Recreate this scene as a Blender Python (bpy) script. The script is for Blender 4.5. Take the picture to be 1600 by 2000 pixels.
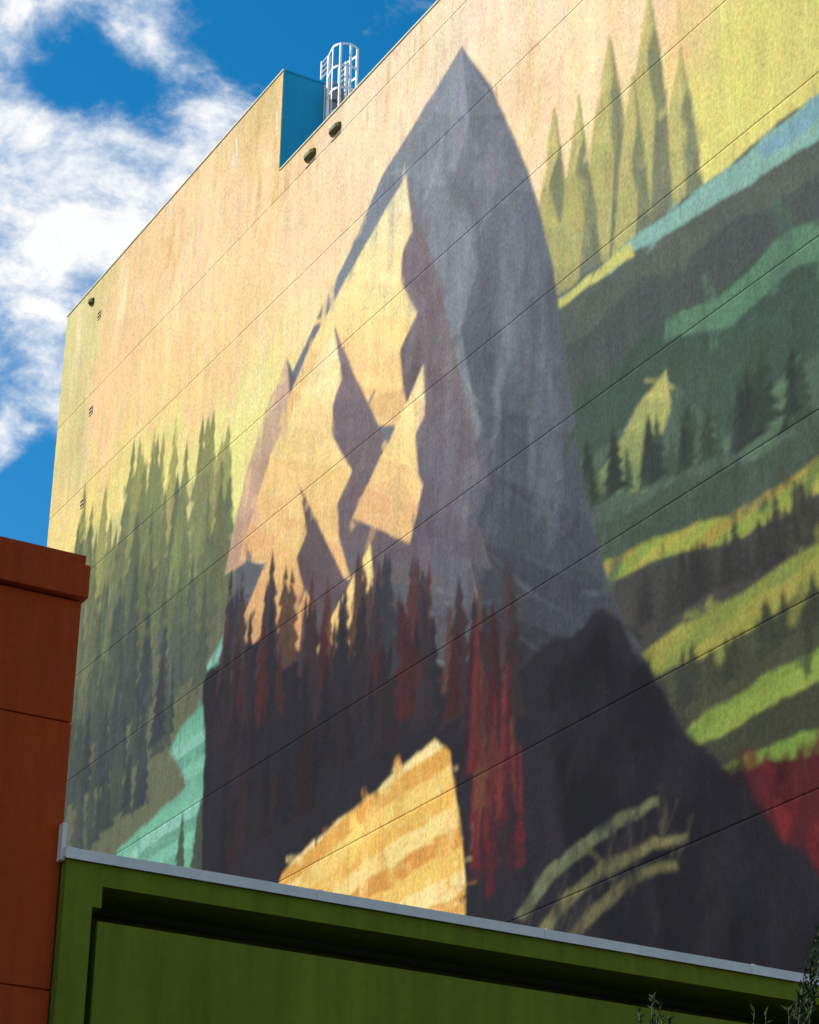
import bpy, bmesh, math, random
import numpy as np
from mathutils import Vector, Matrix

for o in list(bpy.data.objects):
    bpy.data.objects.remove(o, do_unlink=True)
scn = bpy.context.scene
COL = scn.collection
R = math.radians

# ------------------------------------------------------------------ camera
# world: X along the street front, Y away from the street, Z up
EYE = 1.6
cam_d = bpy.data.cameras.new('camera')
cam = bpy.data.objects.new('camera', cam_d)
COL.objects.link(cam)
scn.camera = cam
FPX = 4536.775                       # focal length in pixels of a 1600 x 2000 frame
c_r = Vector((0.86821129, -0.49599639, 0.01402661))
c_u = Vector((-0.22433582, -0.36715805, 0.90270062))
c_w = Vector((0.44258626, 0.78688153, 0.43004052))
mw = Matrix((c_r, c_u, -c_w)).transposed().to_4x4()
mw.translation = (0, 0, EYE)
cam.matrix_world = mw
cam_d.sensor_fit = 'VERTICAL'
cam_d.sensor_height = 36.0
cam_d.lens = FPX / 2000 * 36.0
cam_d.clip_start = 0.1
cam_d.clip_end = 4000

def ray(x, y):                       # direction through a point of the photograph
    return c_r * ((x - 800) / FPX) - c_u * ((y - 1000) / FPX) + c_w

def on_x(x, y, X):                   # that ray's hit on the plane X = const
    d = ray(x, y); t = X / d.x
    return (d.y * t, d.z * t + EYE)

def on_y(x, y, Y):
    d = ray(x, y); t = Y / d.y
    return Vector((d.x * t, Y, d.z * t + EYE))

# ------------------------------------------------------------------ sun, sky
SUN_TO = Vector((-0.62, 0.42, 0.66)).normalized()
elev = math.asin(SUN_TO.z)
azim = math.atan2(SUN_TO.x, SUN_TO.y)          # from +Y towards +X

sun_d = bpy.data.lights.new('sun', 'SUN')
sun_d.energy = 3.5
sun_d.angle = R(0.6)
sun_d.color = (1.0, 0.965, 0.91)
sun = bpy.data.objects.new('sun', sun_d)
COL.objects.link(sun)
sun.rotation_euler = SUN_TO.to_track_quat('Z', 'Y').to_euler()
sun.location = (0, 0, 80)

world = bpy.data.worlds.new('World')
scn.world = world
world.use_nodes = True
world.cycles.sampling_method = 'MANUAL'; world.cycles.sample_map_resolution = 512
wn, wl = world.node_tree.nodes, world.node_tree.links
wn.clear()

def N(nodes, t, **kw):
    n = nodes.new(t)
    for k, v in kw.items():
        if k in n.inputs:
            n.inputs[k].default_value = v
        else:
            setattr(n, k, v)
    return n

w_out = N(wn, 'ShaderNodeOutputWorld')
w_bg = N(wn, 'ShaderNodeBackground', Strength=0.1)
sky = N(wn, 'ShaderNodeTexSky', sky_type='NISHITA', sun_disc=False)
sky.sun_elevation = elev
sky.sun_rotation = azim
sky.altitude = 300
sky.air_density = 1.0
sky.dust_density = 0.3
sky.ozone_density = 3.0
hsv = N(wn, 'ShaderNodeHueSaturation', Hue=0.49, Saturation=1.4, Value=0.88)
wl.new(sky.outputs[0], hsv.inputs['Color'])
tc = N(wn, 'ShaderNodeTexCoord')
# clouds: layered noise on the plane of a cloud deck, thickened in a few banks
sep = N(wn, 'ShaderNodeSeparateXYZ'); wl.new(tc.outputs['Generated'], sep.inputs[0])
def wmath(op, a, b=None, c=None, clamp=False):
    n = wn.new('ShaderNodeMath'); n.operation = op; n.use_clamp = clamp
    for i, s in enumerate((a, b, c)):
        if s is None: continue
        if isinstance(s, (int, float)): n.inputs[i].default_value = s
        else: wl.new(s, n.inputs[i])
    return n.outputs[0]
def cloud_noise(off, scale, detail, rough):
    mp = N(wn, 'ShaderNodeMapping'); wl.new(tc.outputs['Generated'], mp.inputs[0])
    mp.inputs['Location'].default_value = off; mp.inputs['Scale'].default_value = (1, 1, 1.45)
    q = N(wn, 'ShaderNodeTexNoise', Scale=scale, Detail=detail, Roughness=rough, Lacunarity=2.1, Distortion=0.15)
    wl.new(mp.outputs[0], q.inputs['Vector']); return q.outputs[0]
n1 = cloud_noise((3.1, 0, 0), 19.0, 8.0, 0.62)
n1s = cloud_noise((3.1 - .006, .004, .012), 19.0, 4.0, 0.62)       # the same field a little towards the light
n2 = cloud_noise((0, 5.2, 0), 4.0, 2.0, 0.5)
dens = wmath('ADD', wmath('MULTIPLY', n1, 1.9), wmath('MULTIPLY_ADD', n2, 0.35, -0.24))
# cloud banks and openings (photo position, radius in degrees, weight)
BANKS = [(0, 0, 3.0, .20), (90, 40, 1.6, .08), (30, 400, 3.2, .22), (230, 440, 2.6, .16), (330, 330, 2.0, .10), (450, 235, 1.8, .16), (150, 290, 2.2, .07),
         (60, 670, 2.0, .08), (80, 790, 1.2, .14), (10, 870, 1.1, .16), (325, 75, 1.6, .13), (90, 420, 3.4, .14), (250, 150, 1.3, .16), (430, 250, 2.2, .12),
         (180, 130, 2.0, -.26), (330, 195, 1.3, -.18), (60, 215, 1.2, -.14), (520, 60, 2.8, -.20), (680, 60, 3.0, -.16), (90, 980, 1.6, -.5), (170, 575, .9, -.26), (60, 840, .7, -.16), (30, 740, .8, -.1), (90, 900, .9, -.26)]
for bx_, by_, rad, wt in BANKS:
    d = ray(bx_, by_).normalized()
    dp = N(wn, 'ShaderNodeVectorMath', operation='DOT_PRODUCT')
    wl.new(tc.outputs['Generated'], dp.inputs[0]); dp.inputs[1].default_value = d
    mr = N(wn, 'ShaderNodeMapRange', interpolation_type='SMOOTHSTEP')
    wl.new(dp.outputs['Value'], mr.inputs[0])
    mr.inputs[1].default_value = math.cos(R(rad)); mr.inputs[2].default_value = 1.0
    mr.inputs[3].default_value = 0.0; mr.inputs[4].default_value = wt
    dens = wmath('ADD', dens, mr.outputs[0])
cov = N(wn, 'ShaderNodeMapRange', interpolation_type='SMOOTHSTEP')
wl.new(dens, cov.inputs[0]); cov.inputs[1].default_value = 0.66; cov.inputs[2].default_value = 1.34
relief = wmath('SUBTRACT', n1, n1s)
shade = N(wn, 'ShaderNodeMapRange')
wl.new(wmath('ADD', wmath('MULTIPLY', dens, 1.0), wmath('MULTIPLY', relief, 2.2)), shade.inputs[0]); shade.inputs[1].default_value = 0.80; shade.inputs[2].default_value = 1.42
ccol = N(wn, 'ShaderNodeMix', data_type='RGBA')
wl.new(shade.outputs[0], ccol.inputs[0])
ccol.inputs[6].default_value = (3.6, 4.15, 4.9, 1); ccol.inputs[7].default_value = (5.7, 5.75, 5.85, 1)
cmix = N(wn, 'ShaderNodeMix', data_type='RGBA')
wl.new(cov.outputs[0], cmix.inputs[0]); wl.new(hsv.outputs[0], cmix.inputs[6]); wl.new(ccol.outputs[2], cmix.inputs[7])
wl.new(cmix.outputs[2], w_bg.inputs[0]); wl.new(w_bg.outputs[0], w_out.inputs[0])

vs = scn.view_settings
vs.view_transform = 'Standard'; vs.look = 'None'; vs.gamma = 1.0; vs.exposure = 0.8
vs.use_curve_mapping = False

# ------------------------------------------------------------------ helpers
def lin(c):
    c = np.asarray(c, float) / 255.0
    return np.where(c <= 0.04045, c / 12.92, ((c + 0.055) / 1.055) ** 2.4)

def tag(o, label=None, cat=None, group=None, kind=None):
    if label: o['label'] = label
    if cat: o['category'] = cat
    if group: o['group'] = group
    if kind: o['kind'] = kind
    return o

def empty(name, loc, label, cat, group=None):
    o = bpy.data.objects.new(name, None); COL.objects.link(o)
    o.location = loc; o.empty_display_size = 0.3
    bpy.context.view_layer.update()
    return tag(o, label, cat, group)

def link(name, mesh, m, parent=None):
    o = bpy.data.objects.new(name, mesh); COL.objects.link(o)
    if m is not None and not mesh.materials: mesh.materials.append(m)
    if parent is not None:
        o.parent = parent
        o.matrix_parent_inverse = parent.matrix_world.inverted()
    return o

class MB:
    def __init__(s): s.v = []; s.f = []
    def box(s, x0, x1, y0, y1, z0, z1):
        b = len(s.v)
        s.v += [(x0,y0,z0),(x1,y0,z0),(x1,y1,z0),(x0,y1,z0),(x0,y0,z1),(x1,y0,z1),(x1,y1,z1),(x0,y1,z1)]
        s.f += [tuple(b+i for i in q) for q in ((0,3,2,1),(4,5,6,7),(0,1,5,4),(1,2,6,5),(2,3,7,6),(3,0,4,7))]
        return s
    def prism(s, pts, axis, a0, a1):
        """extrude a closed outline along an axis ('x','y','z'); pts are the two other coordinates in xyz order"""
        n = len(pts); b = len(s.v)
        for a in (a0, a1):
            for p, q in pts:
                s.v.append({'x': (a, p, q), 'y': (p, a, q), 'z': (p, q, a)}[axis])
        s.f.append(tuple(b + i for i in range(n))); s.f.append(tuple(b + n + i for i in reversed(range(n))))
        for i in range(n):
            j = (i + 1) % n
            s.f.append((b + i, b + n + i, b + n + j, b + j))
        return s
    def tube(s, pts, rads, n=6):
        pts = [Vector(p) for p in pts]
        if isinstance(rads, (int, float)): rads = [rads] * len(pts)
        b = len(s.v)
        for i, p in enumerate(pts):
            d = (pts[min(i+1, len(pts)-1)] - pts[max(i-1, 0)]).normalized()
            a = d.orthogonal().normalized() if abs(d.z) > .95 else d.cross(Vector((0,0,1))).normalized()
            c = d.cross(a)
            for k in range(n):
                t = 2*math.pi*k/n
                s.v.append(tuple(p + (a*math.cos(t) + c*math.sin(t))*rads[i]))
        for i in range(len(pts)-1):
            for k in range(n):
                k2 = (k+1) % n
                s.f.append((b+i*n+k, b+i*n+k2, b+(i+1)*n+k2, b+(i+1)*n+k))
        s.f.append(tuple(b+k for k in reversed(range(n)))); e = b+(len(pts)-1)*n
        s.f.append(tuple(e+k for k in range(n)))
        return s
    def build(s, name, m, parent=None, bevel=0.0, smooth=False):
        me = bpy.data.meshes.new(name)
        me.from_pydata(s.v, [], s.f)
        bm = bmesh.new(); bm.from_mesh(me)
        bmesh.ops.recalc_face_normals(bm, faces=bm.faces)
        if bevel > 0:
            bmesh.ops.bevel(bm, geom=list(bm.edges), offset=bevel, segments=2, affect='EDGES', profile=0.6, clamp_overlap=True)
        bm.to_mesh(me); bm.free()
        if smooth:
            for p in me.polygons: p.use_smooth = True
        return link(name, me, m, parent)

def mat(name, col, rough=0.85, var=0.12, scale=3.0, bump=0.0, bscale=60.0, streak=0.0, metallic=0.0, bdist=0.01, spec=0.3, wear=None):
    """painted plaster / metal: base colour with blotches, rain streaks and a grainy relief"""
    m = bpy.data.materials.new(name); m.use_nodes = True
    n, l = m.node_tree.nodes, m.node_tree.links
    b = n['Principled BSDF']
    b.inputs['Roughness'].default_value = rough; b.inputs['Metallic'].default_value = metallic
    b.inputs['Specular IOR Level'].default_value = spec
    t = n.new('ShaderNodeTexCoord')
    def noise(scale, detail, vec=None, r=0.55):
        q = n.new('ShaderNodeTexNoise'); q.inputs['Scale'].default_value = scale; q.inputs['Detail'].default_value = detail
        q.inputs['Roughness'].default_value = r
        l.new(vec if vec is not None else t.outputs['Object'], q.inputs['Vector']); return q.outputs[0]
    def rng(v, a, b_, c, d):
        q = n.new('ShaderNodeMapRange'); l.new(v, q.inputs[0])
        for i, k in enumerate((a, b_, c, d)): q.inputs[i+1].default_value = k
        return q.outputs[0]
    def mul(a, b_):
        q = n.new('ShaderNodeMath'); q.operation = 'MULTIPLY'; l.new(a, q.inputs[0]); l.new(b_, q.inputs[1]); return q.outputs[0]
    fac = mul(rng(noise(scale*.3, 4), .3, .7, 1-var, 1+var), rng(noise(scale*9, 6, r=.7), .25, .75, 1-var*.8, 1+var*.8))
    if streak > 0:
        mp = n.new('ShaderNodeMapping'); mp.inputs['Scale'].default_value = (1, 1, .06); l.new(t.outputs['Object'], mp.inputs[0])
        fac = mul(fac, rng(noise(5, 5, mp.outputs[0], .65), .35, .75, 1+streak*.4, 1-streak))
    mx = n.new('ShaderNodeMix'); mx.data_type = 'RGBA'; mx.blend_type = 'MULTIPLY'; mx.inputs[0].default_value = 1
    mx.inputs[6].default_value = (*col, 1); l.new(fac, mx.inputs[7])
    out = mx.outputs[2]
    if wear is not None:
        w = n.new('ShaderNodeMix'); w.data_type = 'RGBA'; l.new(rng(noise(scale*2.2, 8, r=.7), .6, .72, 0, .55), w.inputs[0])
        l.new(out, w.inputs[6]); w.inputs[7].default_value = (*wear, 1); out = w.outputs[2]
    l.new(out, b.inputs['Base Color'])
    if bump > 0:
        bp = n.new('ShaderNodeBump'); bp.inputs['Strength'].default_value = bump; bp.inputs['Distance'].default_value = bdist
        l.new(noise(bscale, 5, r=.6), bp.inputs['Height']); l.new(bp.outputs[0], b.inputs['Normal'])
    return m

# ------------------------------------------------------------------ materials
M = {}
M['orange'] = mat('orange_stucco', (.41, .047, .003), .9, .15, 1.2, .7, 45, .26, bdist=.008)
M['green'] = mat('green_stucco', (.155, .175, .006), .9, .13, 1.2, .7, 45, .26, bdist=.008)
M['blue'] = mat('blue_paint', (.006, .30, .52), .85, .06, 2, .3, 40, .08)
M['cap'] = mat('white_metal', (.72, .635, .555), .5, .05, 4, 0, 10, .10)
M['coping'] = mat('coping_metal', (.62, .60, .38), .5, .1, 4, 0, 10, .1)
M['grey'] = mat('grey_siding', (.26, .27, .25), .6, .1, 3, 0, 10, .12)
M['seam'] = mat('dark_seam', (.06, .06, .055), .7, .1, 3)
M['galv'] = mat('white_painted_steel', (.85, .85, .84), .4, .05, 8)
M['steel'] = mat('grey_steel', (.28, .28, .28), .45, .08, 8, metallic=.3)
M['lamp'] = mat('olive_lamp_housing', (.085, .095, .010), .5, .1, 8)
M['lens'] = mat('lamp_glass', (.05, .05, .04), .15, .05, 8, spec=.5)
M['dark'] = mat('vent_interior', (.03, .018, .012), .9, .1, 8)
M['roof'] = mat('roof_membrane', (.32, .31, .30), .9, .1, 1, .3, 30)
M['concrete'] = mat('pavement_concrete', (.17, .165, .155), .9, .1, 1, .4, 40)
M['asphalt'] = mat('asphalt', (.055, .055, .057), .9, .15, 1, .6, 70)
M['bark'] = mat('olive_bark', (.10, .085, .065), .9, .2, 12, .6, 30)
M['leaf'] = mat('olive_leaf', (.030, .046, .012), .75, .25, 6, spec=.1)
M['frame'] = mat('vent_frame_paint', (.56, .40, .22), .8, .1, 6)
M['plaster'] = mat('side_plaster', (.62, .55, .40), .9, .1, 1, .3, 40, .1)

# mural paint: colours carried per vertex, with plaster grain, rain streaks and pits on top
def mural_material():
    m = bpy.data.materials.new('mural_paint'); m.use_nodes = True
    n, l = m.node_tree.nodes, m.node_tree.links
    b = n['Principled BSDF']; b.inputs['Roughness'].default_value = .9; b.inputs['Specular IOR Level'].default_value = .06
    a = n.new('ShaderNodeAttribute'); a.attribute_name = 'paint'
    t = n.new('ShaderNodeTexCoord')
    def mapped(sc):
        mp = n.new('ShaderNodeMapping'); mp.inputs['Scale'].default_value = sc; l.new(t.outputs['Object'], mp.inputs[0]); return mp.outputs[0]
    def noise(vec, scale, detail, r):
        q = n.new('ShaderNodeTexNoise'); q.inputs['Scale'].default_value = scale; q.inputs['Detail'].default_value = detail
        q.inputs['Roughness'].default_value = r; l.new(vec, q.inputs['Vector']); return q.outputs[0]
    def rng(v, a_, b_, c, d):
        q = n.new('ShaderNodeMapRange'); l.new(v, q.inputs[0])
        for i, k in enumerate((a_, b_, c, d)): q.inputs[i+1].default_value = k
        return q.outputs[0]
    def mul(x, y):
        q = n.new('ShaderNodeMath'); q.operation = 'MULTIPLY'; l.new(x, q.inputs[0]); l.new(y, q.inputs[1]); return q.outputs[0]
    obj = t.outputs['Object']
    s1 = rng(noise(mapped((1, 1, .10)), 4.5, 4, .68), .3, .72, 1.07, .88)      # rain streaks
    s2 = rng(noise(mapped((1, 1, .8)), 13, 5, .78), .38, .62, .80, 1.17)        # grain of the render coat
    s3 = rng(noise(mapped((1, 1, .7)), 30, 3, .6), .28, .38, .55, 1.0)         # pits
    s4 = rng(noise(obj, .35, 3, .5), .3, .7, .93, 1.07)
    fac = mul(mul(s1, s2), mul(s3, s4))
    mx = n.new('ShaderNodeMix'); mx.data_type = 'RGBA'; mx.blend_type = 'MULTIPLY'; mx.inputs[0].default_value = 1
    l.new(a.outputs['Color'], mx.inputs[6]); l.new(fac, mx.inputs[7]); l.new(mx.outputs[2], b.inputs['Base Color'])
    bp = n.new('ShaderNodeBump'); bp.inputs['Strength'].default_value = .45; bp.inputs['Distance'].default_value = .02
    l.new(noise(mapped((1, 1, .7)), 16, 4, .72), bp.inputs['Height']); l.new(bp.outputs[0], b.inputs['Normal'])
    return m
M['mural'] = mural_material()

# ------------------------------------------------------------------ the setting
XM = 21.0                 # plane of the painted wall
YF = 22.0                 # plane of the green street front
g = MB().box(-600, 600, -600, 600, -.5, 0).build('ground', M['asphalt']); tag(g, kind='structure')
g = MB().box(-60, 90, YF - 6.5, YF + 60, .004, .14).build('pavement', M['concrete'], bevel=.01); tag(g, kind='structure')

# ------------------------------------------------------------------ the painting
# Raster of the painted wall, in wall metres: rows Z, columns Y.
CELL = 0.04
Y0, Y1, Z0, Z1 = 22.4, 59.0, 7.5, 37.6
nY, nZ = int((Y1 - Y0) / CELL) + 1, int((Z1 - Z0) / CELL) + 1
gy = (Y0 + np.arange(nY) * CELL)[None, :] + np.zeros((nZ, 1))
gz = (Z0 + np.arange(nZ) * CELL)[:, None] + np.zeros((1, nY))
rs = np.random.RandomState(5)

def vnoise(x, y, seed):
    g_ = np.random.RandomState(seed).rand(64, 64)
    xi, yi = np.floor(x).astype(int), np.floor(y).astype(int)
    fx, fy = x - xi, y - yi
    fx, fy = fx*fx*(3-2*fx), fy*fy*(3-2*fy)
    a, b = g_[yi % 64, xi % 64], g_[yi % 64, (xi+1) % 64]
    c, d = g_[(yi+1) % 64, xi % 64], g_[(yi+1) % 64, (xi+1) % 64]
    return (a*(1-fx)+b*fx)*(1-fy) + (c*(1-fx)+d*fx)*fy

def fbm(x, y, seed, oct=4):
    s, a, t = 0, .5, 0
    for k in range(oct):
        s = s + a*vnoise(x*2**k, y*2**k, seed+k); t += a; a *= .55
    return s/t

def W(x, y): return on_x(x, y, XM)

wy = gy + (fbm(gy*.5, gz*.25, 11) - .5)*2.6 + (fbm(gy*2.2, gz*.7, 31) - .5)*.7
wz = gz + (fbm(gy*.5, gz*.25, 21) - .5)*3.2 + (fbm(gy*2.2, gz*.7, 41) - .5)*.9

# 1. dawn sky: soft field between colour notes
NOTES = [(140,650,(214,200,132)),(125,850,(222,200,128)),(112,1000,(236,206,128)),(250,600,(240,200,142)),(400,350,(243,208,152)),
 (500,240,(228,198,130)),(560,300,(246,205,150)),(700,200,(250,222,180)),(800,90,(250,222,182)),(950,60,(252,222,184)),(1200,60,(246,210,160)),
 (1100,150,(250,220,172)),(1030,260,(250,214,165)),(1450,120,(214,203,105)),(1580,40,(204,195,104)),(1400,230,(216,206,110)),(1330,40,(232,204,130)),
 (200,800,(240,194,134)),(300,750,(241,200,130)),(420,700,(240,200,132)),(450,560,(243,205,148)),(350,450,(241,202,150)),
 (350,890,(229,217,126)),(250,960,(236,214,126)),(430,870,(230,220,130)),(180,1030,(236,212,116)),(480,420,(244,208,155)),(600,420,(248,212,160))]
num = np.zeros((nZ, nY, 3)); den = np.zeros((nZ, nY))
for x, y, c in NOTES:
    a, b = W(x, y)
    w = 1/(((wy-a)**2*.5 + (wz-b)**2) + .8)**2.1
    num += w[..., None]*lin(c); den += w
cv = num/den[..., None]

def poly_mask(pts, soft=.12, rough=.5, seed=3, wall=False):
    """1 inside an outline given in photo points, with a brushed edge; returns the window it touches too"""
    P = [W(*p) for p in pts] if not wall else pts
    mg = rough+soft+.3
    i0 = max(int((min(p[0] for p in P)-mg-Y0)/CELL), 0); i1 = min(int((max(p[0] for p in P)+mg-Y0)/CELL)+2, nY)
    j0 = max(int((min(p[1] for p in P)-mg-Z0)/CELL), 0); j1 = min(int((max(p[1] for p in P)+mg-Z0)/CELL)+2, nZ)
    sl = (slice(j0, j1), slice(i0, i1))
    yy, z_ = gy[sl], gz[sl]
    ux = yy + (fbm(yy*1.3, z_*.6, seed, 3) - .5)*rough*2
    uz = z_ + (fbm(yy*1.3, z_*.6, seed+9, 3) - .5)*rough*2
    inside = np.zeros(yy.shape, bool); dist = np.full(yy.shape, 1e9)
    n_ = len(P)
    for i in range(n_):
        (ax, az), (bx, bz) = P[i], P[(i+1) % n_]
        cond = ((az > uz) != (bz > uz))
        xx = (bx-ax)*(uz-az)/(bz-az if bz != az else 1e-9)+ax
        inside ^= cond & (ux < xx)
        dx, dz = bx-ax, bz-az
        t = np.clip(((ux-ax)*dx+(uz-az)*dz)/(dx*dx+dz*dz+1e-9), 0, 1)
        dist = np.minimum(dist, (ux-ax-t*dx)**2+(uz-az-t*dz)**2)
    d = np.sqrt(dist)*np.where(inside, 1, -1)
    m = np.clip(d/soft*.5+.5, 0, 1)
    return m*m*(3-2*m), sl

def fill(pts, col, op=1.0, soft=.07, rough=.07, seed=3, wall=False):
    """paint an outline with a colour (or a raster of colours)"""
    m, sl = poly_mask(pts, soft, rough, seed, wall)
    m = (m*op)[..., None]
    c = col[sl] if getattr(col, 'ndim', 1) == 3 else np.asarray(col)
    cv[sl] = cv[sl]*(1-m) + c*m

DRY = np.clip((fbm(gy*6, gz*4, 77, 3)-.5)*2.6+.5, 0, 1)
def stroke(p, q, w, col, op=.85, soft=.6, dry=.6):
    """one brush stroke between two wall points (Y, Z), w metres wide"""
    (ay, az), (by, bz) = p, q
    i0 = max(int((min(ay, by)-w-Y0)/CELL), 0); i1 = min(int((max(ay, by)+w-Y0)/CELL)+2, nY)
    j0 = max(int((min(az, bz)-w-Z0)/CELL), 0); j1 = min(int((max(az, bz)+w-Z0)/CELL)+2, nZ)
    if i1 <= i0 or j1 <= j0: return
    yy, z_ = gy[j0:j1, i0:i1], gz[j0:j1, i0:i1]
    dy, dz = by-ay, bz-az
    t = np.clip(((yy-ay)*dy+(z_-az)*dz)/(dy*dy+dz*dz+1e-9), 0, 1)
    bend = np.sin(t*math.pi)*w*.6
    d = np.hypot(yy-ay-t*dy+bend, z_-az-t*dz)
    ww = w*(.35+.65*np.sqrt(np.clip(np.sin(math.pi*(.12+.8*t)), 0, 1)))
    a = np.clip((1-d/ww)/soft, 0, 1)
    a = a*a*(3-2*a)*op*np.clip(1-dry+dry*2.0*DRY[j0:j1, i0:i1], 0, 1)
    cv[j0:j1, i0:i1] = cv[j0:j1, i0:i1]*(1-a[..., None]) + np.asarray(col)*a[..., None]

def jit(c, k=.14):
    return lin(c)*(1+rs.uniform(-k, k))*(1+rs.uniform(-k*.4, k*.4, 3))

def in_poly(pts, x, y):
    r = False; n_ = len(pts)
    for i in range(n_):
        (x0, y0), (x1, y1) = pts[i], pts[(i+1) % n_]
        if (y0 > y) != (y1 > y) and x < (x1-x0)*(y-y0)/(y1-y0)+x0: r = not r
    return r

def dabs(pts, n_, cols, length, width, tilt=(0, .1), op=.8, soft=.75, dry=.65, k=.14):
    """many strokes whose middles lie in an outline (photo points); tilt = horizontal run per metre of height"""
    xs, ys = [p[0] for p in pts], [p[1] for p in pts]; c = 0
    while c < n_:
        x, y = rs.uniform(min(xs), max(xs)), rs.uniform(min(ys), max(ys))
        if not in_poly(pts, x, y): continue
        c += 1
        a, b = W(x, y); L = rs.uniform(*length)/2; tl = rs.normal(*tilt)
        stroke((a-tl*L, b-L), (a+tl*L, b+L), rs.uniform(*width), jit(cols[rs.randint(len(cols))], k), op*rs.uniform(.6, 1), soft, dry)

def sweep(pts, w, col, op=.9, soft=.6, dry=.45):
    """one long stroke through photo points"""
    for i in range(len(pts)-1):
        a, b = W(*pts[i]), W(*pts[i+1])
        for s in range(4):
            p = (a[0]+(b[0]-a[0])*s/4, a[1]+(b[1]-a[1])*s/4); q = (a[0]+(b[0]-a[0])*(s+1.4)/4, a[1]+(b[1]-a[1])*(s+1.4)/4)
            stroke(p, q, w*rs.uniform(.8, 1.15), jit(col, .08), op, soft, dry)

def resample(path, n_):
    d = [0]
    for (x0, y0), (x1, y1) in zip(path, path[1:]): d.append(d[-1]+math.hypot(x1-x0, y1-y0))
    out = []
    for k in range(n_+1):
        t = d[-1]*k/n_; i = 0
        while i < len(d)-2 and d[i+1] < t: i += 1
        f = (t-d[i])/(d[i+1]-d[i]); out.append((path[i][0]+(path[i+1][0]-path[i][0])*f, path[i][1]+(path[i+1][1]-path[i][1])*f))
    return out

def facets(p, q, cols, n_, seed, amp=.09):
    """the flank between two paths that start at one summit, cut into flat angular planes"""
    P, Q = resample(p, n_), resample(q, n_)
    fill(p + q[::-1][:-1], lin(cols[0])*.5+lin(cols[-1])*.5, 1, .07, .06, seed)
    for k in range(n_):
        t = k/max(n_-1, 1)*(len(cols)-1); i = min(int(t), len(cols)-2) if len(cols) > 1 else 0
        c = lin(cols[i])*(1-(t-i)) + lin(cols[min(i+1, len(cols)-1)])*(t-i)
        f = rs.uniform(.3, .7)
        m = ((P[k][0]*f+Q[k][0]*(1-f)+P[k+1][0]*f+Q[k+1][0]*(1-f))/2, (P[k][1]+Q[k][1]+P[k+1][1]+Q[k+1][1])/4+rs.uniform(-12, 12))
        ring = [P[k], Q[k], Q[k+1], P[k+1]]
        for j in range(4):
            tri = [ring[j], ring[(j+1) % 4], m]
            fill(tri, c*(1+rs.uniform(-amp, amp))*(1+rs.uniform(-.03, .03, 3)), .95, .07, .06, seed+k*5+j)

def peak(apex, left, crest, right, lit, dark, n_, seed):
    facets([apex]+crest, [apex]+right, dark, n_, seed)
    facets([apex]+left, [apex]+crest, lit, n_, seed+100)

def conifer(y, z, h_, w_, col, seed):
    """one pointed tree with drooping tiers, foot at (y, z) on the wall"""
    n_ = 5; L, Rr = [], []
    for k in range(n_):
        t0, t1 = k/n_, (k+1)/n_
        wk = w_*(t1**.85)*.5
        for side, arr in ((-1, L), (1, Rr)):
            j = rs.uniform(.85, 1.15)
            arr += [(y+side*wk*.55*t0/t1, z+h_*(1-t0)-.02*h_), (y+side*wk*j, z+h_*(1-t1)+.03*h_*rs.uniform(0, 1))]
    fill([(y, z+h_)] + Rr + L[::-1], col, .95, .06, .05, seed, True)
    # a lighter flank towards the dawn
    fill([(y, z+h_*.95), (y+w_*.1, z+h_*.5), (y+w_*.36, z+h_*.06), (y+w_*.06, z+h_*.12)], col*1.25, .6, .16, .08, seed+1, True)

def woods(line, n_, h_, w_, cols, seed, spread=14):
    """a row of trees whose feet follow a line of photo points"""
    pts = resample(line, 200)
    for k in range(n_):
        x, y = pts[rs.randint(0, 201)]
        a_, b_ = W(x, y+rs.uniform(-spread, spread))
        hh = rs.uniform(*h_); conifer(a_, b_, hh, hh*rs.uniform(*w_), jit(cols[rs.randint(len(cols))], .12), seed+k)

def bands(y0, z0, slope, width, cols):
    """furrows: stripes of colour across a field, slightly wavy"""
    u = (gz-z0+slope*(gy-y0)+.10*np.sin(gy*1.1)+(fbm(gy*.9, gz*.9, 611, 2)-.5)*.25)/width
    i = np.floor(u).astype(int); f = u-i
    C = np.array([lin(c) for c in cols])
    e = np.clip((f-.85)/.15, 0, 1)[..., None]
    return C[i % len(cols)]*(1-e)+C[(i+1) % len(cols)]*e

ZLO_, ZHI_ = 32.66 + EYE, 35.74 + EYE
# 2. washes and rust-coloured runs in the sky
SKYL = [(140,640),(550,160),(860,20),(1400,20),(1030,260),(860,120),(640,400),(540,700),(440,850),(120,980)]
dabs(SKYL, 170, [(234,184,124),(240,194,138),(226,198,128),(250,208,168),(246,222,180)], (.8, 3.2), (.2, .7), (0, .05), .28, .98, .5)
dabs([(480,180),(552,150),(545,420),(480,400)], 18, [(212,170,92),(222,186,104)], (1, 3), (.12, .35), (0, .03), .4, .95, .6)
dabs([(320,440),(375,420),(350,520),(310,540)], 10, [(206,152,84),(214,160,80)], (.7, 1.6), (.15, .35), (.1, .1), .5, .95, .6)
dabs([(140,640),(190,600),(170,900),(120,980)], 20, [(206,200,132),(214,204,140)], (1, 3), (.3, .7), (0, .03), .35, .98, .4)
for x, y, L in ((334,400,.5),(336,418,.4),(462,300,.5),(456,315,.3),(540,240,.4)):
    a, b = W(x, y); stroke((a, b-L), (a+.05, b+L), .07, lin((246,240,232)), .7, .5, .8)

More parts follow.
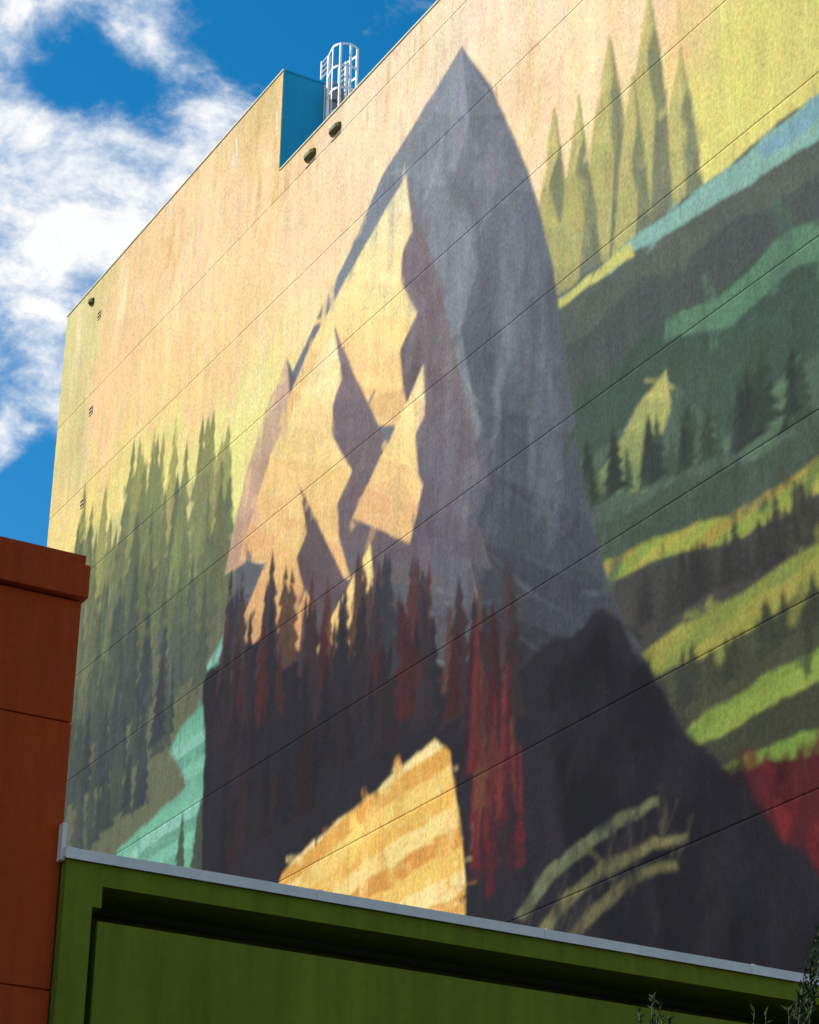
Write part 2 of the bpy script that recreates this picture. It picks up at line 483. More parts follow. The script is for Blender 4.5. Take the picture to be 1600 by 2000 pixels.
# 3. far ridge, woodland and water at the far end of the wall
fill([(90,1130),(170,1040),(230,1010),(290,940),(330,960),(380,930),(440,985),(470,1000),(470,1300),(80,1300)], lin((186,180,116)), .75, .3, .2, 301)
fill([(80,1290),(130,1150),(220,1080),(300,1030),(380,1060),(460,1030),(470,1400),(430,1900),(40,1900)], lin((96,100,76)), 1, .2, .2, 305)
woods([(140,1190),(230,1130),(320,1090),(450,1080)], 34, (2.4, 4.2), (.3, .42), [(138,138,82),(120,124,80),(152,148,84)], 310)
woods([(130,1270),(250,1210),(350,1180),(450,1160)], 36, (2.2, 4.0), (.32, .45), [(104,110,76),(92,100,76),(120,124,78)], 360)
woods([(130,1380),(250,1310),(340,1270),(440,1240)], 36, (2.0, 3.4), (.35, .48), [(84,94,72),(74,84,72),(98,104,72)], 410)
WATER = [(440,1236),(400,1310),(420,1360),(352,1420),(330,1470),(372,1530),(300,1600),(230,1660),(180,1760),(440,1830),(450,1500)]
fill(WATER, bands(50, 12, .10, .34, [(100,162,134),(112,178,148),(92,150,124),(128,182,162),(104,170,138)]), .96, .10, .12, 460)
dabs(WATER, 60, [(150,196,176),(86,142,118),(120,184,150)], (.04, .12), (.05, .11), (9, 3), .6, .8, .4)
woods([(120,1490),(220,1420),(300,1380),(400,1320)], 30, (1.6, 2.8), (.38, .5), [(66,76,68),(78,86,70),(60,66,66)], 470)
woods([(110,1600),(200,1530),(280,1480),(330,1450)], 26, (1.6, 2.6), (.4, .52), [(58,66,66),(66,74,66),(54,58,62)], 500)
woods([(100,1740),(150,1670),(210,1620),(280,1560)], 24, (1.4, 2.4), (.42, .55), [(50,56,60),(58,64,62),(66,72,64)], 530)
woods([(340,1740),(390,1720),(440,1690)], 9, (1.2, 2.0), (.4, .5), [(54,64,54),(62,70,58)], 560)

# 4. needles of rock and rolling country to the right
SP_L, SP_D = [(196,184,108),(176,168,100),(160,156,98)], [(136,134,92),(120,124,94),(108,114,96)]
for k, (ax, ay, w_) in enumerate(((1330,96,58),(1082,214,48),(1190,70,56),(1268,-20,50),(1130,190,46),(1236,150,44))):
    b_ = 600
    peak((ax, ay), [(ax-w_*.3, ay+90), (ax-w_*.55, ay+170), (ax-w_*1.1, b_)], [(ax+8, ay+80), (ax-12, ay+150), (ax+10, ay+230), (ax-6, b_)],
         [(ax+w_*.35, ay+100), (ax+w_*.6, ay+190), (ax+w_*1.2, b_)], SP_L, SP_D, 5, 600+k*40)
def hill(top, col, seed, rough=.14): fill(top + [(1660, 2000), (1040, 2000)], lin(col), 1, .06, rough, seed)
def strip(top, low, col, seed, op=.95): fill(top + low[::-1], col if getattr(col, 'ndim', 1) == 3 else lin(col), op, .06, .12, seed)
hill([(1060,600),(1160,528),(1300,420),(1460,292),(1660,130)], (86,94,84), 900)
strip([(1084,594),(1200,497),(1300,421),(1460,297),(1660,138)], [(1084,604),(1210,516),(1324,446),(1484,346),(1660,236)], (130,172,156), 905)
strip([(1084,592),(1160,534),(1230,476)], [(1086,606),(1170,548),(1240,498)], (198,194,96), 907)
strip([(1480,286),(1560,224),(1660,142)], [(1490,310),(1570,256),(1660,190)], (116,156,170), 909, .8)
hill([(1070,700),(1150,650),(1240,560),(1330,520),(1440,420),(1520,400),(1660,290)], (74,82,78), 910)
hill([(1070,800),(1180,730),(1300,620),(1400,580),(1540,450),(1660,400)], (64,82,70), 915)
strip([(1300,622),(1400,582),(1540,452),(1660,402)], [(1300,660),(1420,640),(1560,520),(1660,490)], (92,132,100), 917, .8)
hill([(1080,930),(1190,870),(1270,760),(1330,760),(1420,850),(1520,740),(1660,640)], (78,96,80), 920)
facets([(1300,726),(1240,800),(1200,890),(1140,960)], [(1300,726),(1310,800),(1280,880),(1260,960)], [(178,172,96),(150,152,88),(112,132,84)], 4, 925)
facets([(1560,700),(1480,800),(1400,880)], [(1560,700),(1540,800),(1500,900)], [(98,124,92),(80,102,80)], 3, 935)
hill([(1100,1060),(1220,1000),(1340,930),(1450,900),(1560,850),(1660,760)], (66,80,66), 940)
strip([(1110,1180),(1180,1100),(1300,1046),(1420,1006),(1510,950),(1660,850)], [(1120,1186),(1210,1130),(1310,1086),(1420,1066),(1530,1010),(1660,930)],
      bands(30, 16, .16, .30, [(150,156,60),(164,158,62),(134,146,58),(156,140,56)]), 945)
fill([(1112,1190),(1210,1130),(1310,1086),(1420,1066),(1530,1010),(1660,930),(1660,2000),(1040,2000)], lin((64,62,58)), 1, .06, .14, 948)
strip([(1190,1320),(1320,1226),(1450,1162),(1540,1090),(1660,1030)], [(1220,1336),(1370,1290),(1480,1226),(1560,1170),(1660,1130)],
      bands(30, 14, .16, .28, [(140,140,58),(150,144,60),(124,134,58)]), 951)
fill([(1230,1340),(1370,1290),(1480,1226),(1560,1170),(1660,1130),(1660,2000),(1040,2000)], lin((68,70,50)), 1, .06, .14, 954)
strip([(1300,1450),(1440,1352),(1560,1284),(1660,1240)], [(1330,1476),(1470,1402),(1580,1340),(1660,1310)], bands(30, 12, .16, .26, [(130,148,58),(118,140,54),(140,150,62)]), 957)
fill([(1330,1476),(1470,1402),(1580,1340),(1660,1310),(1660,2000),(1040,2000)], lin((60,62,46)), 1, .06, .14, 960)
strip([(1390,1506),(1520,1446),(1660,1408)], [(1410,1520),(1530,1490),(1660,1468)], (110,138,54), 962)
fill([(1380,1516),(1530,1490),(1660,1468),(1660,2000),(1300,2000)], lin((56,18,23)), 1, .07, .2, 964)
dabs([(1400,1530),(1610,1490),(1610,1690)], 60, [(96,26,32),(78,22,28),(110,32,36),(70,30,28)], (.3, .9), (.18, .4), (-.3, .5), .7, .85, .5)
woods([(1130,1010),(1250,950),(1400,890),(1600,800)], 26, (.8, 1.5), (.5, .7), [(52,66,54),(60,74,58),(46,56,50)], 970)
woods([(1240,1240),(1340,1180),(1460,1130),(1600,1040)], 26, (.6, 1.2), (.5, .75), [(50,50,46),(58,58,48),(46,44,44)], 1000)
woods([(1330,1380),(1460,1300),(1600,1220)], 18, (.5, 1.0), (.6, .8), [(52,56,42),(60,62,46)], 1030)

# 5. the slate range: a high peak, with lower peaks standing one before the other
peak((902,92), [(850,180),(812,240),(744,350),(690,480),(620,620),(540,800),(480,1000),(430,1300)], [(916,240),(878,380),(932,520),(888,680),(946,840),(900,1000),(960,1320)],
     [(958,165),(1030,330),(1080,520),(1112,760),(1140,960),(1200,1180),(1340,1440)],
     [(144,149,156),(130,135,142),(120,125,132),(108,112,118),(94,96,102),(78,78,84)], [(116,121,129),(104,109,117),(88,94,101),(74,79,86),(62,65,72),(48,48,54)], 9, 1100)
G_L = [(250,236,180),(248,224,152),(244,210,132),(232,184,116)]
G_D = [(132,116,120),(120,104,108),(112,96,98),(96,86,92)]
peak((560,700), [(520,800),(480,930),(440,1120)], [(566,780),(540,860),(570,950),(545,1060)], [(600,800),(640,920),(680,1060)], [(206,172,140),(190,150,122)], [(104,100,108),(92,90,98)], 4, 1200)
peak((792,346), [(742,430),(690,520),(600,690),(545,830)], [(806,450),(768,530),(814,610),(774,700),(802,830)], [(832,460),(858,560),(905,760),(960,960)], G_L, G_D, 7, 1300)
peak((652,640), [(612,720),(570,800),(530,890),(468,1090)], [(668,740),(634,830),(686,920),(648,1010),(684,1130)], [(690,730),(730,810),(790,960),(860,1140)],
     [(250,232,172),(246,216,140),(238,194,118),(222,170,106)], G_D, 7, 1400)
peak((826,716), [(796,790),(750,880),(690,1010)], [(830,810),(798,880),(826,950),(800,1060)], [(856,800),(900,920),(960,1110)], [(248,226,156),(244,208,130),(226,174,112)], [(118,104,108),(104,96,102),(88,82,90)], 5, 1500)
peak((585,950), [(548,1030),(510,1120),(458,1250)], [(598,1040),(570,1110),(612,1180),(588,1280)], [(622,1030),(670,1130),(770,1310)], [(240,204,124),(228,178,108),(204,150,96)], [(104,86,88),(92,78,82),(80,68,74)], 5, 1600)
peak((722,1066), [(690,1130),(650,1200),(606,1300)], [(728,1140),(698,1200),(726,1300)], [(760,1140),(800,1220),(850,1330)], [(244,214,132),(226,176,104)], [(94,78,80),(78,68,74)], 4, 1700)
# dark country at their feet
fill([(400,1330),(440,1276),(520,1250),(640,1290),(760,1280),(880,1310),(980,1320),(1120,1240),(1180,1180),(1250,1290),(1340,1440),(1480,1580),(1660,1800),(1660,2000),(390,2000)], lin((38,35,41)), 1, .08, .25, 1800)
fill([(1080,1330),(1190,1220),(1250,1300),(1340,1440),(1480,1580),(1660,1800),(1660,2000),(1200,2000),(1100,1600)], lin((23,23,28)), .95, .25, .4, 1803)
FD = [(58,50,56),(66,54,56),(50,50,58),(76,46,46),(84,60,50)]
woods([(436,1340),(560,1310),(700,1330),(860,1350),(1000,1360)], 46, (1.6, 3.0), (.34, .46), FD, 1810)
woods([(432,1450),(560,1410),(700,1410),(860,1410),(1010,1420)], 44, (1.6, 3.0), (.36, .48), [(44,38,43),(54,39,41),(38,37,44),(64,33,35)], 1860)
woods([(430,1560),(520,1520),(640,1500),(760,1480)], 30, (1.5, 2.6), (.38, .5), [(35,32,39),(42,34,39),(31,31,38)], 1910)
woods([(430,1720),(490,1650),(560,1600),(620,1570)], 24, (1.3, 2.2), (.42, .55), [(28,27,34),(36,30,35),(42,28,31)], 1940)
# 6. golden field above the ledge, in furrows
FIELD = [(488,1880),(548,1712),(610,1640),(690,1580),(770,1510),(846,1446),(880,1470),(896,1580),(908,1720),(904,1880)]
fill(FIELD, bands(40, 9, .10, .42, [(222,172,72),(230,192,98),(212,154,62),(234,208,136),(226,182,84),(204,142,58),(232,200,118)]), 1, .06, .12, 1970)
dabs(FIELD, 60, [(236,214,146),(232,200,112),(200,140,58)], (.04, .12), (.06, .14), (9, 3), .5, .85, .4)
# 7. maroon poplars and terraces on the dark slope
for k in range(26):
    a_, b_ = W(rs.uniform(920, 1020), rs.uniform(1500, 1790)); hh = rs.uniform(1.6, 3.2)
    conifer(a_, b_, hh, hh*rs.uniform(.16, .24), jit([(92,28,32),(76,26,30),(104,38,38),(60,30,36),(98,60,42)][rs.randint(5)], .12), 2000+k)
for k, (tp, lo, c) in enumerate((([(1006,1786),(1060,1700),(1130,1640),(1210,1590),(1290,1560)], [(1030,1790),(1080,1716),(1146,1662),(1216,1616),(1290,1578)], (108,112,80)),
        ([(1046,1820),(1110,1736),(1190,1676),(1270,1640),(1340,1622)], [(1070,1824),(1130,1750),(1204,1696),(1276,1662),(1340,1638)], (120,116,74)),
        ([(1104,1830),(1160,1764),(1240,1706),(1320,1676)], [(1126,1836),(1180,1776),(1250,1726),(1322,1692)], (108,104,68)))):
    strip(tp, lo, c, 2040+k, .85)
dabs([(1000,1780),(1290,1560),(1350,1640),(1120,1830)], 40, [(60,56,52),(90,84,60),(48,46,48)], (.3, .8), (.06, .14), (-.3, .3), .6, .85, .5)
for pts in ([(1330,1650),(1440,1600),(1500,1660),(1420,1740)], [(1420,1760),(1520,1680),(1600,1760),(1540,1840)], [(1180,1500),(1300,1470),(1380,1540),(1260,1560)], [(1080,1400),(1180,1340),(1240,1420),(1140,1480)]):
    fill(pts, lin((36,35,42)), .5, .5, .3, 2060)
dabs([(900,1340),(1200,1280),(1500,1640),(1560,1880),(1000,1780)], 90, [(32,32,40),(38,34,38),(24,24,30),(46,42,48)], (.5, 1.6), (.2, .5), (-.4, .5), .35, .95)
# 8. a few broad brushed passes over everything, then runs of dirt below the joints
dabs([(690,480),(800,290),(900,140),(1000,330),(1060,600),(1085,900),(880,900)], 60, [(128,132,142),(104,110,118),(150,154,160)], (1, 4), (.2, .6), (0, .04), .22, .98, .5)
for k in range(150):
    jz = 28.88+EYE-2.985*rs.randint(-1, 7); y = rs.uniform(23, 58); L = rs.uniform(.3, 1.8)
    c = cv[min(int((jz-.4-Z0)/CELL), nZ-1), min(int((y-Y0)/CELL), nY-1)]
    stroke((y, jz-.02), (y+rs.uniform(-.04, .04), jz-L), rs.uniform(.03, .10), c*rs.uniform(.62, .82), .5, .9, .5)
for k in range(60):
    y = rs.uniform(30, 58); zt_ = (ZHI_ if y > 44.27 else ZLO_); L = rs.uniform(.4, 2.2)
    stroke((y, zt_), (y, zt_-L), rs.uniform(.04, .14), lin([(214,176,112),(196,160,104),(206,196,132)][rs.randint(3)]), .45, .95, .5)

# brushwork over the whole wall: short scumbled strokes picked from the colours beneath
for k in range(3400):
    y, z = rs.uniform(23, 58.5), rs.uniform(8.3, 37.0)
    i, j = min(int((y-Y0)/CELL), nY-1), min(int((z-Z0)/CELL), nZ-1)
    c = cv[j, i].copy(); lm = c.mean()
    jt = .06 if lm > .4 else (.13 if lm > .12 else .22)
    tl = rs.normal(0, .12) if rs.rand() < .55 else rs.normal(0, 1.6)
    L = rs.uniform(.3, 1.5)/math.sqrt(1+tl*tl)
    far = 0
    for s_ in (-.55, .55):                      # stay within a shape; only a few strokes cross its edge
        e = cv[min(max(int((z+s_*L-Z0)/CELL), 0), nZ-1), min(max(int((y+s_*tl*L-Y0)/CELL), 0), nY-1)]
        far = max(far, float(np.abs(e-c).max()/(c.max()+e.max()+.02)))
    if far > .22 and rs.rand() < .85: continue
    stroke((y-tl*L/2, z-L/2), (y+tl*L/2, z+L/2), rs.uniform(.08, .34), c*(1+rs.uniform(-jt, jt))*(1+rs.uniform(-.05, .05, 3)), rs.uniform(.35, .8), .8, .75)
PAINT_GAIN = 0.75
# mottling of the sprayed and rolled coats
mot = np.stack([(fbm(gy*5, gz*3.4, 301+17*k, 3)-.5) for k in range(3)], -1)
com = (fbm(gy*7, gz*4.5, 401, 3)-.5)[..., None]
cv = cv*np.clip(1+.16*mot+.20*com, .5, 1.6)
lum = cv.mean(-1, keepdims=True); cv = lum + (cv-lum)*.93
cv = np.clip(cv*PAINT_GAIN, .002, .86)

# ------------------------------------------------------------------ the painted building
mural_b = empty('mural_building', (XM + 8, 40, 0),
    'tall building with huge peach, gold, charcoal and green mural covering its windowless side wall', 'building')
YN, YC = 44.27, 58.84                        # notch in the roofline, far corner
ZLO, ZHI = 32.66 + EYE, 35.74 + EYE          # roof heights below the copings
JZ = [28.88 + EYE - 2.985*k for k in range(-1, 8)]      # day joints between the pours
GAP, PT = 0.007, 0.03

def panel(y0, y1, z0, z1):
    ny, nz = max(int((y1-y0)/CELL), 1)+1, max(int((z1-z0)/CELL), 1)+1
    ys, zs = np.linspace(y0, y1, ny), np.linspace(z0, z1, nz)
    py = np.concatenate([[ys[0]], ys, [ys[-1]]]); pz = np.concatenate([[zs[0]], zs, [zs[-1]]])
    Yg, Zg = np.meshgrid(py, pz)
    Xg = np.full(Yg.shape, XM)
    Xg[0, :] = Xg[-1, :] = XM+PT; Xg[:, 0] = Xg[:, -1] = XM+PT
    r, c = Yg.shape
    co = np.stack([Xg, Yg, Zg], -1).reshape(-1, 3)
    idx = np.arange(r*c).reshape(r, c)
    q = np.stack([idx[:-1, :-1], idx[1:, :-1], idx[1:, 1:], idx[:-1, 1:]], -1).reshape(-1, 4)
    me = bpy.data.meshes.new('wall_panel')
    me.vertices.add(len(co)); me.vertices.foreach_set('co', co.ravel())
    me.loops.add(q.size); me.loops.foreach_set('vertex_index', q.ravel().astype(np.int32))
    me.polygons.add(len(q)); me.polygons.foreach_set('loop_start', np.arange(0, q.size, 4, dtype=np.int32))
    me.update(calc_edges=True)
    fy = np.clip((Yg-Y0)/CELL, 0, nY-1.001); fz = np.clip((Zg-Z0)/CELL, 0, nZ-1.001)
    iy, iz = fy.astype(int), fz.astype(int); ty, tz = (fy-iy)[..., None], (fz-iz)[..., None]
    col = (cv[iz, iy]*(1-ty)+cv[iz, iy+1]*ty)*(1-tz) + (cv[iz+1, iy]*(1-ty)+cv[iz+1, iy+1]*ty)*tz
    rgba = np.ones((len(co), 4), np.float32); rgba[:, :3] = col.reshape(-1, 3)
    at = me.color_attributes.new('paint', 'FLOAT_COLOR', 'POINT'); at.data.foreach_set('color', rgba.ravel())
    return link('wall_panel', me, M['mural'], mural_b)

YNEAR = 22.9
zlow = 7.9
levels = sorted(JZ)
prev = zlow
for z in levels:
    panel(YNEAR, YC, prev, z-GAP/2); prev = z+GAP/2
panel(YNEAR, YN, prev, ZLO)
panel(YN, YC, prev, ZHI)
# core behind the painted skin
MB().box(XM+.025, XM+16, YNEAR+.05, YC-.02, .1, ZLO-.05).build('core_wall', M['plaster'], mural_b)
MB().box(XM+.026, XM+16, YN+.05, YC-.021, ZLO-.04, ZHI-.02).build('upper_wall', M['plaster'], mural_b)
# blue end face of the raised block, then grey metal siding
xb = XM + 1.17
MB().box(XM+.012, xb, YN-.012, YN+.045, ZLO-.03, ZHI+.005).build('blue_wall', M['blue'], mural_b)
zt = ZHI
sid = MB().box(xb+.03, XM+16, YN-.008, YN+.045, ZLO-.03, zt).build('siding', M['grey'], mural_b)
MB().box(xb, xb+.03, YN-.03, YN+.03, ZLO-.03, zt).build('corner_trim', M['cap'], mural_b)
for k in range(6):
    z = ZHI - .42 - k*.5
    MB().box(xb+.25, XM+15, YN-.03, YN-.009, z, z+.06).build('siding_rib', M['seam'], mural_b)
# roof copings
def coping(y0, y1, z): 
    m = MB(); m.prism([(XM-.03, z-.03), (XM+.035, z-.03), (XM+.035, z+.012), (XM-.03, z+.006)], 'y', y0, y1)
    return m.build('coping', M['coping'], mural_b, bevel=.006)
L_ = (YN-.06-YNEAR)/6
for k in range(6): coping(YNEAR+k*L_, YNEAR+(k+1)*L_-.012, ZLO+.035)
L_ = (YC-YN+.06)/4
for k in range(4): coping(YN-.03+k*L_, YN-.03+(k+1)*L_-.012, ZHI+.037)
MB().box(XM+.04, XM+16, YN-.04, YN+.4, ZHI+.006, ZHI+.045).build('coping', M['blue'], mural_b, bevel=.006)
MB().box(XM+.45, XM+15.9, YNEAR+.1, YN-.06, ZLO-.049, ZLO-.03).build('roof', M['roof'], mural_b)
# paired vent slots up the far end
def vent(y, z):
    f = MB().box(XM-.006, XM-.001, y-.11, y+.11, z-.13, z+.13).build('vent', M['dark'], mural_b)
    for dz in (-.14, -.02, .10):
        MB().box(XM-.02, XM-.0065, y-.12, y+.12, z+dz, z+dz+.04).build('slat', M['frame'], f)
    for dy in (-.13, .11):
        MB().box(XM-.018, XM-.0062, y+dy, y+dy+.02, z-.10, z+.10).build('side_frame', M['frame'], f)
for x, y in ((194.5, 615), (178, 802), (161, 983)):
    vent(*W(x, y))

# ------------------------------------------------------------------ wall lights
def wall_light(y, z, L, label):
    o = empty('wall_light', (XM, y, z), label, 'light', 'wall lights under the roof edge')
    prof = [(XM-.003, z+.10), (XM-.06, z+.10), (XM-.125, z+.05), (XM-.125, z-.05), (XM-.06, z-.10), (XM-.003, z-.10)]
    m = MB(); b = 0
    n_ = len(prof)
    for yy, s in ((y-L/2, .55), (y-L/2+.07, 1), (y+L/2-.07, 1), (y+L/2, .55)):
        for px, pz in prof:
            m.v.append((XM-.003+(px-XM+.003)*s, yy, z+.02+(pz-z-.02)*(.7+.3*s)))
    for k in range(3):
        for i in range(n_):
            j = (i+1) % n_
            m.f.append((k*n_+i, k*n_+j, (k+1)*n_+j, (k+1)*n_+i))
    m.f.append(tuple(range(n_))); m.f.append(tuple(3*n_+i for i in reversed(range(n_))))
    m.build('housing', M['lamp'], o)
    MB().box(XM-.055, XM-.012, y-L/2+.08, y+L/2-.08, z-.112, z-.1005).build('lens', M['lens'], o)
    if L > .3: MB().box(XM-.02, XM-.002, y-L/2-.02, y+L/2+.02, z-.235, z-.22).build('thin_bar', M['lamp'], o)  # thin bar in the housing colour, along the wall below larger lights
y_, z_ = W(608, 304); wall_light(y_, z_, .46, 'olive wall light near the notch in the roofline, lower left of the pair')
y_, z_ = W(657, 253); wall_light(y_, z_, .46, 'olive wall light below the caged ladder, upper right of the pair')
y_, z_ = W(181, 590); wall_light(y_, z_, .24, 'small dark wall light above a vent near the far corner of the mural wall')

# ------------------------------------------------------------------ caged ladder
lad = empty('caged_ladder', (XM+1.6, YN-.3, ZLO), 'white caged roof ladder standing above the roof edge beside the blue wall', 'ladder')
yl = YN - .22
pl, pr = on_y(643, 109, yl), on_y(677, 121, yl)
xl, xr = pl.x, pr.x
ztop = (pl.z+pr.z)/2
for x in (xl, xr):
    MB().box(x-.035, x+.035, yl-.03, yl+.03, ZLO-.02, ztop).build('stile', M['galv'], lad, bevel=.004)
k = 0
while ZLO + .2 + .3*k < ZHI + .05:
    z = ZLO + .2 + .3*k; k += 1
    MB().tube([(xl+.036, yl, z), (xr-.036, yl, z)], .016).build('rung', M['steel'], lad)
xc, hw = (xl+xr)/2, (xr-xl)/2+.10
dep = .74
def hoop_pts():
    p = [(xl-.02, yl)]
    for i in range(13):
        a = math.pi*(1-i/12)
        p.append((xc+hw*math.cos(a), yl-(dep-hw)-hw*math.sin(a)))
    p.append((xr+.02, yl)); return p
HP = hoop_pts()
for k in range(4):
    z = ztop-.02-k*.68
    m = MB()
    for (x0, y0), (x1, y1) in zip(HP, HP[1:]):
        dx, dy = x1-x0, y1-y0; L = math.hypot(dx, dy); nx, ny = -dy/L*.006, dx/L*.006
        b = len(m.v)
        for z2 in (z-.03, z+.03):
            m.v += [(x0-nx, y0-ny, z2), (x1-nx, y1-ny, z2), (x1+nx, y1+ny, z2), (x0+nx, y0+ny, z2)]
        m.f += [tuple(b+i for i in q) for q in ((0,1,2,3),(4,5,6,7),(0,1,5,4),(1,2,6,5),(2,3,7,6),(3,0,4,7))]
    m.build('hoop', M['galv'], lad)
for i in (1, 4, 7, 10, 13):
    x, y = HP[i]
    a = math.atan2(y-(yl-(dep-hw)), x-xc)
    ox, oy = -math.cos(a)*.012, -math.sin(a)*.012
    MB().box(x+ox-.026 if abs(math.cos(a)) < .8 else x+ox-.006, x+ox+.026 if abs(math.cos(a)) < .8 else x+ox+.006,
             y+oy-.026, y+oy+.026, ZLO+.1, ztop+.012).build('cage_bar', M['galv'], lad)
# guard panels at the top: a post and four bars running back over the upper roof
for x, sx, px, py in ((xl, 643, 629.5, 121), (xr, 677, 663.5, 133)):
    ypost, zpost = on_x(px, py, x)
    MB().box(x-.02, x+.02, ypost, ypost+.045, zpost-.54, zpost+.02).build('guard_post', M['galv'], lad)
    for k in range(4):
        z = zpost-.03-k*.165
        MB().box(x-.012, x+.012, yl+.031, ypost-.001, z-.018, z+.018).build('guard_bar', M['steel'], lad)
p0 = on_y(644, 160, yl)
MB().box(xl+.036, xr-.036, yl-.02, yl+.02, p0.z-.03, p0.z+.03).build('top_rung', M['steel'], lad)

# ------------------------------------------------------------------ orange building
XO = 8.35; YO = YF + .13
orange = empty('orange_building', (2, YO, 0), 'dark orange stucco building with stepped parapet left of the green one', 'building')
zs = [.15, 5.70+EYE, 8.58+EYE, 9.98+EYE]
for a, b in ((zs[0], zs[1]-.01), (zs[1]+.01, zs[2]-.01), (zs[2]+.01, zs[3])):
    MB().box(-14, XO, YO, YO+.25, a, b).build('wall_panel', M['orange'], orange, bevel=.006)
MB().box(-13.98, XO-.02, YO+.03, YO+12, .15, zs[3]-.02).build('core_wall', M['orange'], orange)
yb = YO - .10
# the two tiers of the parapet band, at the heights where they show
zb0 = on_y(172, 1168, yb).z; zb1 = on_y(178, 1105, yb).z; zb2 = on_y(175, 1087, yb+.04).z
xb_ = on_y(178, 1105, yb).x
MB().box(-14.1, xb_, yb, YO+.6, zb0, zb1).build('parapet_band', M['orange'], orange, bevel=.008)
MB().box(-14.05, xb_-.045, yb+.04, YO+.5, zb1+.002, zb2).build('parapet_cap', M['orange'], orange, bevel=.008)

# ------------------------------------------------------------------ green building
green = empty('green_building', (16, YF, 0), 'green stucco building front with deep recess and white metal parapet cap', 'building')
XG, XE = 8.37, 34.0
ZT = 7.06 + EYE
zr, zstep = 6.82 + EYE, 6.59 + EYE
xr1, xr2 = 8.79, 8.69
DEEP = .76
# the frame round the recess: beam and stepped pier as one outline
front = MB().prism([(XG, .15), (xr2, .15), (xr2, zstep), (xr1, zstep), (xr1, zr), (XE, zr), (XE, ZT), (XG, ZT)], 'y', YF, YF + DEEP)
front.build('frame', M['green'], green, bevel=.004)
MB().box(XG+.02, XE, YF+1.2, YF+1.5, .15, ZT-.21).build('back_wall', M['green'], green)
MB().box(XG+.02, 8.60, YF+DEEP+.002, YF+1.198, .15, ZT-.21).build('side_wall', M['green'], green)
MB().box(xr1-.01, XE, YF+.05, YF+.58, .9, 6.465+EYE).build('front_panel', M['green'], green, bevel=.004)
MB().box(xr1+.4, XE, YF+.1, YF+DEEP-.006, .16, .899).build('plinth', M['green'], green)
MB().box(XG+.03, XM+.02, YF+DEEP+.002, YC, ZT-.20, ZT-.06).build('roof', M['roof'], green)
MB().box(XG+.04, XM+.03, YC-1, YC-.01, .15, ZT-.21).build('rear_wall', M['green'], green)
# cap flashing in lengths, lapped at the joints
cx = XG - .035
seg = [8.47, 11.3, 14.25, 17.2, 20.2, 24, 28, XE]
def cap_piece(x0, x1, dz=0.0):
    m = MB().prism([(YF-.045-dz, ZT+.004), (YF+DEEP+.03, ZT+.004), (YF+DEEP+.03, ZT+.135+dz), (YF-.045-dz, ZT+.105+dz), ], 'x', x0, x1)
    m.box(x0+.001, x1-.001, YF-.052-dz, YF-.0455-dz, ZT-.012, ZT+.006)
    return m.build('cap_flashing', M['cap'], green, bevel=.002)
for a, b in zip(seg, seg[1:]): cap_piece(a, b-.004)
cap_piece(cx, 8.47, .004)
for x in seg[1:-1]: MB().box(x-.03, x+.03, YF-.0555, YF-.046, ZT-.012, ZT+.11).build('lap_joint', M['cap'], green)
# upturned end of the flashing against the orange wall
MB().box(cx-.03, cx+.022, YF+.02, YF+.128, ZT-.02, 7.44+EYE).build('end_flashing', M['cap'], green, bevel=.004)

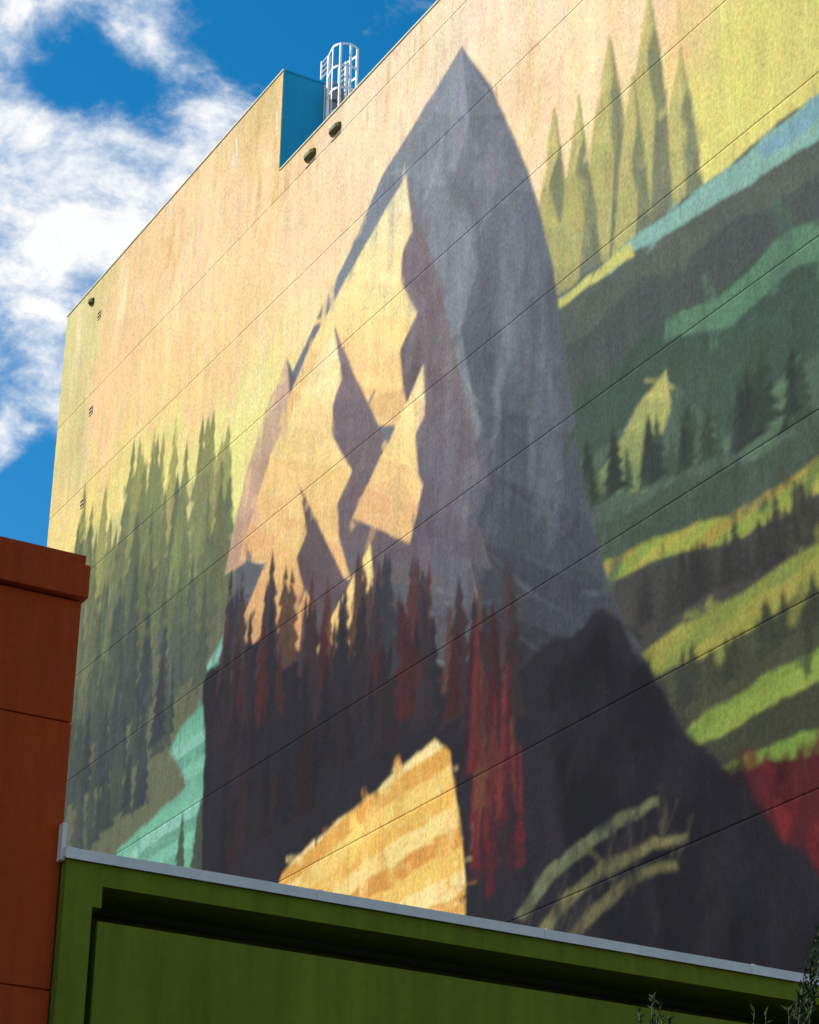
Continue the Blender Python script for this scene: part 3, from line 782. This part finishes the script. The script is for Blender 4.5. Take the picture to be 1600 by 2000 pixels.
# ------------------------------------------------------------------ olive trees
def olive(name_label, base, height, spread, tips, seed, n_shoots):
    rnd = random.Random(seed)
    root = empty('olive_tree', base, name_label, 'tree', 'olive trees in front of the green wall')
    bx_, by_ = base[0], base[1]
    tr = MB(); fork = Vector((bx_+.05, by_, height*.34))
    tr.tube([(bx_, by_, .1), (bx_+.06, by_-.03, height*.15), fork], [.13, .10, .085], 9)
    limbs = []
    for k in range(7):
        a = k*2*math.pi/7+rnd.uniform(-.3, .3); L = rnd.uniform(.5, .9)*spread
        e = Vector((bx_+math.cos(a)*L, by_+math.sin(a)*L, height*rnd.uniform(.6, .72)))
        mid = (fork+e)/2 + Vector((math.cos(a)*.1, math.sin(a)*.1, -.1))
        tr.tube([fork, mid, e], [.05, .035, .018], 7); limbs.append((mid, e))
    crown = MB(); leaves = MB()
    def leaf(p, d, L, w):
        side = d.cross(Vector((rnd.uniform(-1, 1), rnd.uniform(-1, 1), rnd.uniform(-.4, 1)))).normalized()*w
        nrm = side.cross(d).normalized()*L*.08
        b = len(leaves.v)
        leaves.v += [tuple(p), tuple(p+d*L*.35+side+nrm), tuple(p+d*L), tuple(p+d*L*.35-side+nrm)]
        leaves.f.append((b, b+1, b+2)); leaves.f.append((b, b+2, b+3))
    def shoot(p0, p1, dense=1.0):
        p0, p1 = Vector(p0), Vector(p1); L = (p1-p0).length
        bow = Vector((rnd.uniform(-1, 1), rnd.uniform(-1, 1), 0))*.06*L
        pts = [p0+(p1-p0)*t+bow*math.sin(t*math.pi) for t in (0, .25, .5, .75, 1)]
        tr.tube(pts, [.008, .006, .005, .004, .002], 4)
        n_ = int(L/.017*dense)
        for i in range(n_):
            t = (i+rnd.random())/n_; f = t*4; j = min(int(f), 3)
            p = pts[j].lerp(pts[j+1], f-j); ax = (pts[j+1]-pts[j]).normalized()
            a = rnd.uniform(0, 2*math.pi); o1 = ax.orthogonal().normalized(); o2 = ax.cross(o1)
            d = (ax*rnd.uniform(.5, 1.3) + (o1*math.cos(a)+o2*math.sin(a))*rnd.uniform(.5, 1)).normalized()
            leaf(p, d, rnd.uniform(.05, .09), rnd.uniform(.009, .014))
    for k in range(n_shoots):
        mid, e = rnd.choice(limbs); p0 = mid.lerp(e, rnd.uniform(.2, 1))
        d = Vector((rnd.gauss(0, .45), rnd.gauss(0, .45), rnd.uniform(.3, 1))).normalized()
        p1 = p0 + d*rnd.uniform(.5, 1.1)
        p1.z = min(p1.z, height-.05*rnd.random())
        shoot(p0, p1)
    for tip, dens_ in tips:
        mid, e = min(limbs, key=lambda le: (le[1]-tip).length)
        shoot(e.lerp(tip, .25), tip, dens_)
        for q in range(6):
            t = rnd.uniform(.35, .85); p = e.lerp(tip, t)
            shoot(p, p+Vector((rnd.uniform(-.14, .14), rnd.uniform(-.1, .1), rnd.uniform(.12, .26))), dens_*.8)
        tr.tube([e, e.lerp(tip, .3)], [.012, .008], 5)
    tr.build('trunk', M['bark'], root, smooth=True)
    me = bpy.data.meshes.new('crown'); me.from_pydata(leaves.v, [], leaves.f)
    link('crown', me, M['leaf'], root)
    return root

def tip(x, y, Y): return on_y(x, y, Y)
YT = 14.5
cA = on_y(1285, 2120, YT); cB = on_y(1585, 2090, YT)
olive('olive tree with a few leafy shoots against the green panel, left of the other', (cA.x, YT, .1), cA.z+.1, .8,
      [(tip(1274, 1945, YT), 1.0), (tip(1288, 1962, YT+.1), .9), (tip(1247, 1972, YT-.1), .9), (tip(1305, 1984, YT), .7)], 3, 260)
olive('taller olive tree at the right edge, its shoots crossing the white parapet cap', (cB.x, YT, .1), cB.z+.1, .9,
      [(tip(1594, 1838, YT), 1.5), (tip(1600, 1815, YT+.15), 1.4), (tip(1566, 1930, YT-.1), 1.1), (tip(1588, 1880, YT+.05), 1.4), (tip(1540, 1966, YT), .9), (tip(1497, 1972, YT+.1), .7),
       (tip(1474, 1974, YT-.1), .6), (tip(1603, 1860, YT-.15), 1.5)], 8, 300)
